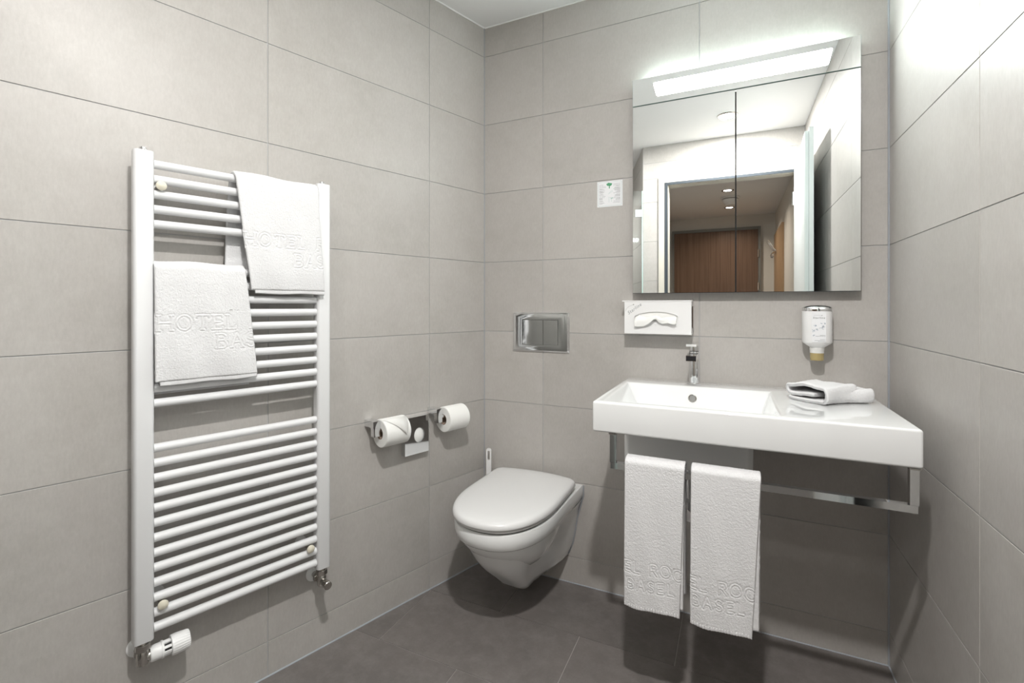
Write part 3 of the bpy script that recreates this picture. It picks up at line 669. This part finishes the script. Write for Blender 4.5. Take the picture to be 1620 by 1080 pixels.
roll(0.548, 0.673, 'white toilet roll with its end folded to a point', True)
roll(0.270, 0.673, 'white toilet roll nearest the corner, its end unfolded', False)

# sanitary bag dispenser
bd = thing('bag_dispenser', 'flat chrome bag dispenser with a white bag in its round opening', 'bag dispenser', LW(0.372, 0, 0.627), -A)
bm = bmesh.new()
oc = [(-0.0535, -0.070), (-0.0535, 0.070), (0.0535, 0.070), (0.0535, -0.070)]
hole = [(0.010+0.0235*math.cos(t), 0.0+0.029*math.sin(t)) for t in [2*PI*k/28 for k in range(28)]]
for xx in (0.024, 0.0225):
    a = [bm.verts.new((xx, y, z)) for y, z in oc]; b = [bm.verts.new((xx, y, z)) for y, z in hole]
    ea = [bm.edges.new((a[i], a[(i+1) % 4])) for i in range(4)] + [bm.edges.new((b[i], b[(i+1) % 28])) for i in range(28)]
    bmesh.ops.triangle_fill(bm, edges=ea, use_beauty=True)
    if xx > 0.0235: A0, B0 = a, b
for P, Q in ((A0, a), (B0, b)):
    for i in range(len(P)): bm.faces.new((P[i], P[(i+1) % len(P)], Q[(i+1) % len(P)], Q[i]))
link('front_panel', from_bm('front_panel', bm), 'chrome', bd)
bm = bmesh.new(); add_box(bm, (0.0005, -0.0535, -0.070), (0.0224, -0.0520, 0.070)); add_box(bm, (0.0005, 0.0520, -0.070), (0.0224, 0.0535, 0.070)); add_box(bm, (0.0005, -0.0519, 0.0685), (0.0224, 0.0519, 0.070)); add_box(bm, (0.0005, -0.0519, -0.070), (0.0224, 0.0519, -0.0685))
link('casing', from_bm('casing', bm), 'chrome', bd)
link('paper_bag', ring_loft_me('paper_bag', [[(0.012+0.013*(1-s_*s_), 0.010+0.033*s_*math.cos(t), -0.001+0.040*s_*math.sin(t)) for t in [2*PI*k/24 for k in range(24)]] for s_ in (1.0, 0.85, 0.65, 0.4, 0.15)], cap0=True), 'paper', bd)

# ------------------------------------------------------------------ towel radiator
ra = thing('towel_radiator', 'tall white tubular towel radiator on the left wall', 'radiator', LW(0.985, 0, 0.30), -A)
Z0 = 0.30
def stile_prof(hw=0.0205, d0=0.043, d1=0.080):
    pts = [(d0, -hw+0.004), (d0+0.004, -hw), (d1-0.010, -hw)]
    for k in range(7): t = k/6; pts.append((d1-0.010+0.010*math.sin(t*PI/2)*1.0, -hw+0.008*(1-math.cos(t*PI/2))))
    return pts + [(x, -y) for x, y in pts[::-1]]
for dd in (1.2040, 0.7570):
    u = link('upright', prism_me('upright', stile_prof(), 0.0, 1.196, 0.001, 2), 'white_enamel', ra, (0, 0.985-dd, 0))
    link('vent_plug', lathe_me('vent_plug', [(0.0105, 0), (0.0105, 0.004), (0.008, 0.006), (0.008, 0.009), (0.0, 0.010)], 16, cap1=False), 'chrome', u, (0.060, 0, 1.1965))
zr = [0.321+0.037*i for i in range(13)] + [0.876+0.037*i for i in range(10)] + [1.320+0.037*i for i in range(5)]
rail_me = lathe_me('rail', [(0.0108, -0.2030), (0.0108, 0.2030)], 20, axis='y')
for z in zr: link('rail', rail_me, 'white_enamel', ra, (0.0635, 0.985-0.9805, z-Z0))
for dd, zz in ((1.1700, 1.4145), (1.1665, 0.3765), (0.7995, 0.3765), (0.7995, 1.4115)):
    k = link('bracket_cap', lathe_me('bracket_cap', [(0.0105, 0.0755), (0.0115, 0.078), (0.0112, 0.081), (0.008, 0.0835), (0.0, 0.0845)], 24, axis='x', cap1=False), 'cream_plastic', ra, (0, 0.985-dd, zz-Z0))
    link('bracket_stem', lathe_me('bracket_stem', [(0.0065, 0.0008), (0.0065, 0.0754)], 14, axis='x'), 'nickel', k)
    link('bracket_plate', lathe_me('bracket_plate', [(0.016, 0.0006), (0.016, 0.006), (0.008, 0.020)], 20, axis='x'), 'white_plastic', k)
def hexnut(name, r, h0, h1, parent, loc, rot=(0, 0, 0)):
    return link(name, lathe_me(name, [(r*0.92, h0), (r, h0+0.001), (r, h1-0.001), (r*0.92, h1)], 6, smooth=20), 'nickel', parent, loc, rot)
for dd, thermo in ((1.2040, True), (0.7570, False)):
    v = link('radiator_valve', lathe_me('radiator_valve', [(0.0125, -0.058), (0.0135, -0.054), (0.0135, -0.030), (0.0115, -0.026)], 24), 'nickel', ra, (0.060, 0.985-dd, 0))
    hexnut('union_nut', 0.0165, -0.025, -0.009, v, (0, 0, 0)); link('union_neck', lathe_me('union_neck', [(0.0105, -0.0088), (0.0105, -0.0006)], 20), 'nickel', v)
    link('wall_pipe', lathe_me('wall_pipe', [(0.0095, -0.0585), (0.0095, -0.006)], 18, axis='x'), 'nickel', v, (0, 0, -0.044))
    hexnut('pipe_nut', 0.0150, 0, 0.014, v, (-0.034, 0, -0.044), (0, PI/2, 0))
    link('wall_rosette', lathe_me('wall_rosette', [(0.025, -0.0592), (0.025, -0.0565), (0.019, -0.052), (0.0115, -0.0505)], 28, axis='x'), 'white_plastic', v, (0, 0, -0.044))
    if thermo:
        th = link('thermostat_head', lathe_me('thermostat_head', [(0.0165, 0.014), (0.0185, 0.017), (0.0190, 0.036), (0.0205, 0.0365), (0.0205, 0.041), (0.017, 0.0415)], 30, axis='y'), 'white_plastic', v, (0, 0, -0.044))
        link('neck', lathe_me('neck', [(0.0115, 0.004), (0.0115, 0.0139)], 18, axis='y'), 'nickel', th)
        link('window_ring', lathe_me('window_ring', [(0.0145, 0.0416), (0.0145, 0.0560)], 24, axis='y'), 'black_plastic_and_reflection', th)
        for k in range(8):
            t = 2*PI*k/8+0.2; c, s = math.cos(t), math.sin(t)
            link('window_bar', box_me('window_bar', (-0.003, 0.0415, 0.0142), (0.003, 0.0562, 0.0178), 0.0005), 'white_plastic', th, rot=(0, t, 0))
        rings = []
        for y, r in ((0.0563, 0.0225), (0.0575, 0.0243), (0.068, 0.0250), (0.0925, 0.0228), (0.0955, 0.0215), (0.097, 0.018)):
            rings.append([((r-(0.0009 if (k % 4) == 0 and 0.060 < y < 0.096 else 0))*math.cos(2*PI*k/96), y, (r-(0.0009 if (k % 4) == 0 and 0.060 < y < 0.096 else 0))*math.sin(2*PI*k/96)) for k in range(96)])
        link('dial_cap', ring_loft_me('dial_cap', rings, smooth=30), 'white_plastic', th)
    else:
        link('lockshield_cap', lathe_me('lockshield_cap', [(0.0115, 0.012), (0.0115, 0.024), (0.0095, 0.0245), (0.0095, 0.0275), (0.0125, 0.028), (0.0125, 0.044), (0.011, 0.0455)], 24, axis='x'), 'nickel', v, (0, 0, -0.044))

# ------------------------------------------------------------------ terry cloth builder
def arc(cx, cy, rx, ry, a0, a1, n=8): return [(cx+rx*math.cos(a0+(a1-a0)*k/n), cy+ry*math.sin(a0+(a1-a0)*k/n)) for k in range(n+1)]
SERIF = 0.10
def glyph(ch, serif):
    g = {'H': ([[(0, 0), (0, 1)], [(.72, 0), (.72, 1)], [(0, .52), (.72, .52)]], .72), 'T': ([[(.36, 0), (.36, 1)], [(0, 1), (.72, 1)]], .72),
         'E': ([[(0, 0), (0, 1)], [(0, 0), (.56, 0)], [(0, 1), (.54, 1)], [(0, .52), (.42, .52)]], .56), 'L': ([[(0, 0), (0, 1)], [(0, 0), (.54, 0)]], .54),
         'O': ([arc(.42, .5, .42, .5, 0, 2*PI, 24)], .84), 'C': ([arc(.42, .5, .42, .5, .75, 2*PI-.75, 20)], .76),
         'R': ([[(0, 0), (0, 1)], [(0, 1), (.3, 1)]+arc(.32, .75, .24, .25, PI/2, -PI/2, 10)+[(0, .5)], [(.26, .5), (.62, 0)]], .62),
         'B': ([[(0, 0), (0, 1)], [(0, 1), (.28, 1)]+arc(.28, .77, .24, .23, PI/2, -PI/2, 10)+[(0, .54)], [(.28, .54)]+arc(.30, .27, .28, .27, PI/2, -PI/2, 10)+[(0, 0)]], .58),
         'A': ([[(0, 0), (.36, 1)], [(.36, 1), (.72, 0)], [(.14, .38), (.58, .38)]], .72),
         'S': ([arc(.27, .76, .25, .24, .5, PI*1.5, 12)+arc(.27, .26, .27, .26, PI/2, -PI*.85, 14)], .54)}[ch]
    st = [list(s) for s in g[0]]
    if serif:
        s_ = SERIF
        for x, y in {'H': [(0, 0), (0, 1), (.72, 0), (.72, 1)], 'T': [(.36, 0)], 'E': [(0, 0), (0, 1)], 'L': [(0, 0), (0, 1)], 'R': [(0, 0), (.62, 0)], 'B': [(-.0, 0), (0, 1)], 'A': [(0, 0), (.72, 0)]}.get(ch, []):
            st.append([(x-s_, y), (x+s_, y)])
        if ch == 'T': st += [[(0, 1), (0, .86)], [(.72, 1), (.72, .86)]]
        if ch in 'E': st += [[(.54, 1), (.54, .86)], [(.56, 0), (.56, .14)]]
        if ch == 'L': st += [[(.54, 0), (.54, .16)]]
    return st, g[1]
def text_strokes(s, x, z, h, gap, serif, sx=1.0):
    out = []
    for ch in s:
        if ch == ' ': x += 0.45*h*sx+gap; continue
        st, wd = glyph(ch, serif)
        for p in st: out.append([(x+px*h*sx, z+pz*h) for px, pz in p])
        x += wd*h*sx+gap
    return out
def emboss(X, Z, strokes, half, g, depth):
    D = np.full(X.shape, 1.0)
    for p in strokes:
        for (x0, z0), (x1, z1) in zip(p, p[1:]):
            dx, dz = x1-x0, z1-z0; L2 = dx*dx+dz*dz+1e-12
            t = np.clip(((X-x0)*dx+(Z-z0)*dz)/L2, 0, 1)
            D = np.minimum(D, np.hypot(X-x0-t*dx, Z-z0-t*dz))
    e = (D-half)/g
    return -depth*np.exp(-e*e)+0.25*depth*(D < half)
def resample(path, step):
    P = np.array(path, float); seg = np.linalg.norm(np.diff(P, axis=0), axis=1); s = np.concatenate([[0], np.cumsum(seg)])
    n = max(4, int(round(s[-1]/step))); q = np.linspace(0, s[-1], n+1)
    return np.stack([np.interp(q, s, P[:, 0]), np.interp(q, s, P[:, 1])], 1), q
def cloth_me(name, path, wfun, thick, step, relief=None, warp=None, fuzz=0.00035, flat_front=0.0):
    """path: (p, q) centre line; the sheet runs across w.  local coords: (p, w, q).
    wfun(s01) -> (w0, w1); relief(W, Q) adds height to the outer side; warp(p, w, q, s) shifts points."""
    P, q = resample(path, step); n = len(P)-1
    T_ = np.gradient(P, axis=0); T_ /= np.linalg.norm(T_, axis=1)[:, None]; Nn = np.stack([T_[:, 1], -T_[:, 0]], 1)
    wmax = max(abs(wfun(s)[1]-wfun(s)[0]) for s in (0, .5, 1)); m = max(4, int(round(wmax/step)))
    u = np.linspace(0, 1, m+1); S = q/q[-1]
    W0 = np.array([wfun(s)[0] for s in S]); W1 = np.array([wfun(s)[1] for s in S])
    W = W0[:, None]+(W1-W0)[:, None]*u[None, :]
    edge = thick*0.5
    du = np.minimum(W-W0[:, None], W1[:, None]-W); ds = np.minimum(q, q[-1]-q)[:, None]+0*W
    e = np.clip(np.minimum(du, ds)/edge, 0, 1); H = thick*0.5*np.sqrt(np.clip(1-(1-e)**2, 0, 1))
    verts = []
    for side in (1, -1):
        hh = H + fuzz*rng.normal(size=H.shape)*(e > 0.05)
        if relief is not None and side == 1: hh = hh+relief(W, P[:, 1][:, None]+0*W, S[:, None]+0*W)
        p = P[:, 0][:, None]+side*hh*Nn[:, 0][:, None]; z = P[:, 1][:, None]+side*hh*Nn[:, 1][:, None]; ww = W.copy()
        if warp is not None: p, ww, z = warp(p, ww, z, S[:, None]+0*W)
        verts.append(np.stack([p, ww, z], -1).reshape(-1, 3))
    V = np.concatenate(verts); K = (n+1)*(m+1)
    i, j = np.meshgrid(np.arange(n), np.arange(m), indexing='ij'); a = (i*(m+1)+j).ravel()
    F2 = np.stack([a, a+1, a+m+2, a+m+1], 1); F1 = F2[:, ::-1]; F2 = F2+K
    rim = np.concatenate([np.arange(m), np.arange(n)*(m+1)+m, n*(m+1)+np.arange(m, 0, -1), np.arange(n, 0, -1)*(m+1)]); rn = np.roll(rim, -1)
    F3 = np.stack([rim, rn, rn+K, rim+K], 1)
    F = np.concatenate([F1, F2, F3]).astype(np.int32)
    me = bpy.data.meshes.new(name); me.vertices.add(len(V)); me.vertices.foreach_set('co', V.ravel())
    me.loops.add(F.size); me.loops.foreach_set('vertex_index', F.ravel())
    me.polygons.add(len(F)); me.polygons.foreach_set('loop_start', np.arange(0, F.size, 4, dtype=np.int32)); me.polygons.foreach_set('loop_total', np.full(len(F), 4, np.int32))
    me.polygons.foreach_set('use_smooth', [True]*len(F)); me.update(calc_edges=True); me.validate()
    return me
def wave(W, Q, S):
    return 0.0

# towels on the radiator; local frame: p = out of wall, w = -distance along wall, q = height
def radiator_towel(label, d_top, d_bot, zrail, z_front, z_back, back_d, lines, hem_h, bulge, under=None):
    t = thing('hand_towel', label, 'towel', LW(0.985, 0, 0), -A, 'towels hung on the radiator')
    r = 0.0200; cx_ = 0.0635
    path = [(0.090, z_front), (0.0905, z_front+0.05), (0.089, z_front+0.12), (0.0865, zrail-0.03)]
    path += [(cx_+r*1.05*math.cos(a), zrail+r*0.80*math.sin(a)) for a in [PI*k/12 for k in range(13)]]
    path += [(0.036, zrail-0.05), (0.031, zrail-0.12), (0.030, z_back)]
    P, q = resample(path, 0.0017); kap = None
    ltot = q[-1]; lf = float(np.argmax(P[:, 1]))/len(P)
    def wf(s):
        if s < lf: f = s/lf; a = d_bot[0]+(d_top[0]-d_bot[0])*f; b = d_bot[1]+(d_top[1]-d_bot[1])*f
        else: f = (s-lf)/(1-lf); a = d_top[0]+(back_d[0]-d_top[0])*f; b = d_top[1]+(back_d[1]-d_top[1])*f
        return 0.985-a, 0.985-b
    stk = []
    for s_, x, z, h, gap, sx in lines: stk += text_strokes(s_, x, z, h, gap, True, sx)
    def relief(W, Q, S):
        D = emboss(W, Q, stk, 0.0032, 0.0013, 0.0020)*(S < lf*0.92)
        return D
    def warp(p, w_, z, S):
        f = np.clip((zrail-z)/(zrail-z_front), 0, 1)*(S < lf)
        p = p+0.0030*np.sin(w_*26+1.3+z*7)*f+0.0018*np.sin(w_*61+z*23)*f+bulge*np.sin(PI*np.clip((z-z_front)/0.12, 0, 1))*f
        z = z+0.0018*np.sin(w_*40)*(np.abs(S-lf) < 0.2)
        return p, w_, z
    me = cloth_me('cloth', path, wf, 0.0108, 0.0017, relief, warp)
    link('cloth', me, 'terry_white', t)
    # flat woven hem along the lower front edge
    hp = [(0.0905, z_front-hem_h), (0.0905, z_front+0.002)]
    def rl_(W, Q, S): return 0.0006*np.sign(np.sin(W*900))*(S > 0.72)
    link('hem', cloth_me('hem', hp, lambda s: (0.985-d_bot[0]+0.010, 0.985-d_bot[1]-0.001), 0.0050, 0.0017, rl_, lambda p, w_, z, S: (p+0.0030*np.sin(w_*26+1.3+z*7)+0.0018*np.sin(w_*61+z*23), w_, z+0.0010*np.sin(w_*50)), 0.0001), 'hem_white', t)
    if under: link('under_layer', cloth_me('under_layer', under[0], under[1], 0.007, 0.003), 'terry_white', t)
    return t
w_ = lambda d: 0.985-d
radiator_towel('white hand towel over the top bar of the radiator, right of the other towel', (1.011, 0.781), (0.970, 0.763), 1.468, 1.161, 1.20, (1.020, 0.80),
               [('HOTEL R', w_(0.985), 1.286, 0.034, 0.0118, 1.0), ('BAS', w_(0.852), 1.232, 0.035, 0.0100, 1.0)], 0.010, 0.003)
radiator_towel('white hand towel over the middle bars of the radiator, beside the left upright', (1.1865, 0.984), (1.1855, 0.954), 1.209, 0.930, 0.905, (1.184, 0.962),
               [('HOTEL R', w_(1.1785), 1.056, 0.037, 0.0110, 1.0), ('BAS', w_(1.053), 1.006, 0.037, 0.0118, 1.0)], 0.010, 0.002,
               under=([(0.036, 0.893), (0.035, 1.0), (0.035, 1.19)], lambda s: (w_(1.182), w_(0.958))))

# towels on the rail; local frame: x along wall, p (local -y) out from the wall
def rail_towel(label, x0, x1, zf, zb, lines, shift):
    t = thing('hand_towel', label, 'towel', ((x0+x1)/2, -0.4795, 0), -PI/2, 'towels hung on the basin rail')
    # root turned so local x = -world y (out from the wall), local y = world x
    c = (x0+x1)/2; zt = 0.6815
    def pth(p0, z0, z1, rr, top):
        pts = [(p0+0.004, z0), (p0+0.003, z0+0.1), (p0, top-0.03)]
        pts += [(rr*math.cos(a), top-0.012+0.012*math.sin(a)) for a in [PI*k/12 for k in range(13)]]
        return pts + [(-p0, top-0.04), (-p0, z1)]
    stk = []
    for s_, x, z, h, gap, sx in lines: stk += text_strokes(s_, x, z, h, gap, False, sx)
    path = pth(0.0245, zf, zb, 0.0245, zt+0.013)
    def relief(W, Q, S): return emboss(W, Q, stk, 0.0027, 0.0012, 0.0020)*(S < 0.45)
    def wf(s): k = min(1.0, s/0.5); return -(c-x0)-0.000+0.002*k, (x1-c)-shift*(1-k)
    def warp(p, w2, z, S):
        f = np.clip((zt-z)/(zt-zf), 0, 1)
        return p+(0.0035*np.sin(w2*38+z*6)+0.0015*np.sin(w2*90+z*20))*f*(S < 0.5), w2, z+(0.003*np.sin(w2*42+0.6))*f*(S < 0.5)
    link('cloth', cloth_me('cloth', path, wf, 0.0075, 0.0017, relief, warp), 'terry_white', t)
    p2 = pth(0.0162, zf+0.014, zb+0.004, 0.0162, zt+0.004)
    link('under_layer', cloth_me('under_layer', p2, lambda s: (-(c-x0)+0.004, (x1-c)-0.001-0.003*(1-min(1, s/0.5))), 0.0075, 0.003), 'terry_white', t)
    hp = [(0.0288, zf-0.006), (0.0288, zf+0.006)]
    link('hem', cloth_me('hem', hp, lambda s: (-(c-x0)+0.0005, (x1-c)-shift-0.0005), 0.0075, 0.0015, lambda W, Q, S: 0.0007*np.sign(np.sin(W*950)), lambda p, w2, z, S: (p+0.0035*np.sin(w2*38+z*6)+0.0015*np.sin(w2*90+z*20), w2, z+0.003*np.sin(w2*42+0.6)), 0.0002), 'hem_white', t)
    return t
rail_towel('white hand towel on the basin rail, nearer the toilet', 0.716, 0.876, 0.296, 0.33, [('EL ROC', -0.076, 0.390, 0.028, 0.0085, 1.0), ('BASEL', -0.068, 0.345, 0.026, 0.0105, 1.0)], 0.013)
rail_towel('white hand towel on the basin rail, nearer the right wall', 0.888, 1.054, 0.293, 0.33, [('EL ROC', -0.084, 0.384, 0.030, 0.0080, 1.0), ('BASEL', -0.076, 0.342, 0.026, 0.0110, 1.0)], 0.020)

# folded face cloth on the basin shelf
fc = thing('face_cloth', 'white folded face cloth lying on the basin shelf', 'towel', (1.176, -0.246, 0.8445), math.radians(45))
# local x runs away from the viewer (back right), local y across: built as path (p along -y.., q height), extruded along w
def fold_path(L, h):
    t = 0.0045
    pts = [(0.24*L, 0.45*h), (0.62*L, 0.42*h), (0.90*L, 0.46*h)]
    pts += [(L-0.006+0.009*math.sin(a), 0.5*(h+0.5*h)-0.5*(h-0.5*h)*math.cos(a)) for a in [PI*k/8 for k in range(1, 8)]]
    pts += [(0.8*L, h), (0.5*L, h+0.004), (0.2*L, h-0.002)]
    pts += [(0.004-0.010*math.sin(a), 0.5*(h+t)+0.5*(h-t)*math.cos(a)) for a in [PI*k/10 for k in range(1, 10)]]
    pts += [(0.2*L, t), (0.6*L, t), (0.97*L, t)]
    return pts
def lump(p, w2, z, S):
    return p+0.002*np.sin(w2*60+z*40), w2+0.004*np.sin(p*50+1)*1.0, z*(1-0.10*np.sin(p*22+0.5)*np.cos(w2*25))+np.where(z > 0.012, 0.003*np.sin(p*45+w2*37), 0)
link('front_fold', cloth_me('front_fold', [(p-0.056, q) for p, q in fold_path(0.112, 0.044)], lambda s: (-0.056, 0.066), 0.0105, 0.0022, None, lump), 'terry_white', fc, (0.06, 0, 0.0006), (0, 0, PI/2))
link('rear_fold', cloth_me('rear_fold', [(p-0.05, q) for p, q in fold_path(0.090, 0.034)], lambda s: (-0.05, 0.055), 0.0095, 0.0022, None, lump), 'terry_white', fc, (0.118, -0.018, 0.0006), (0, 0, math.radians(72)))
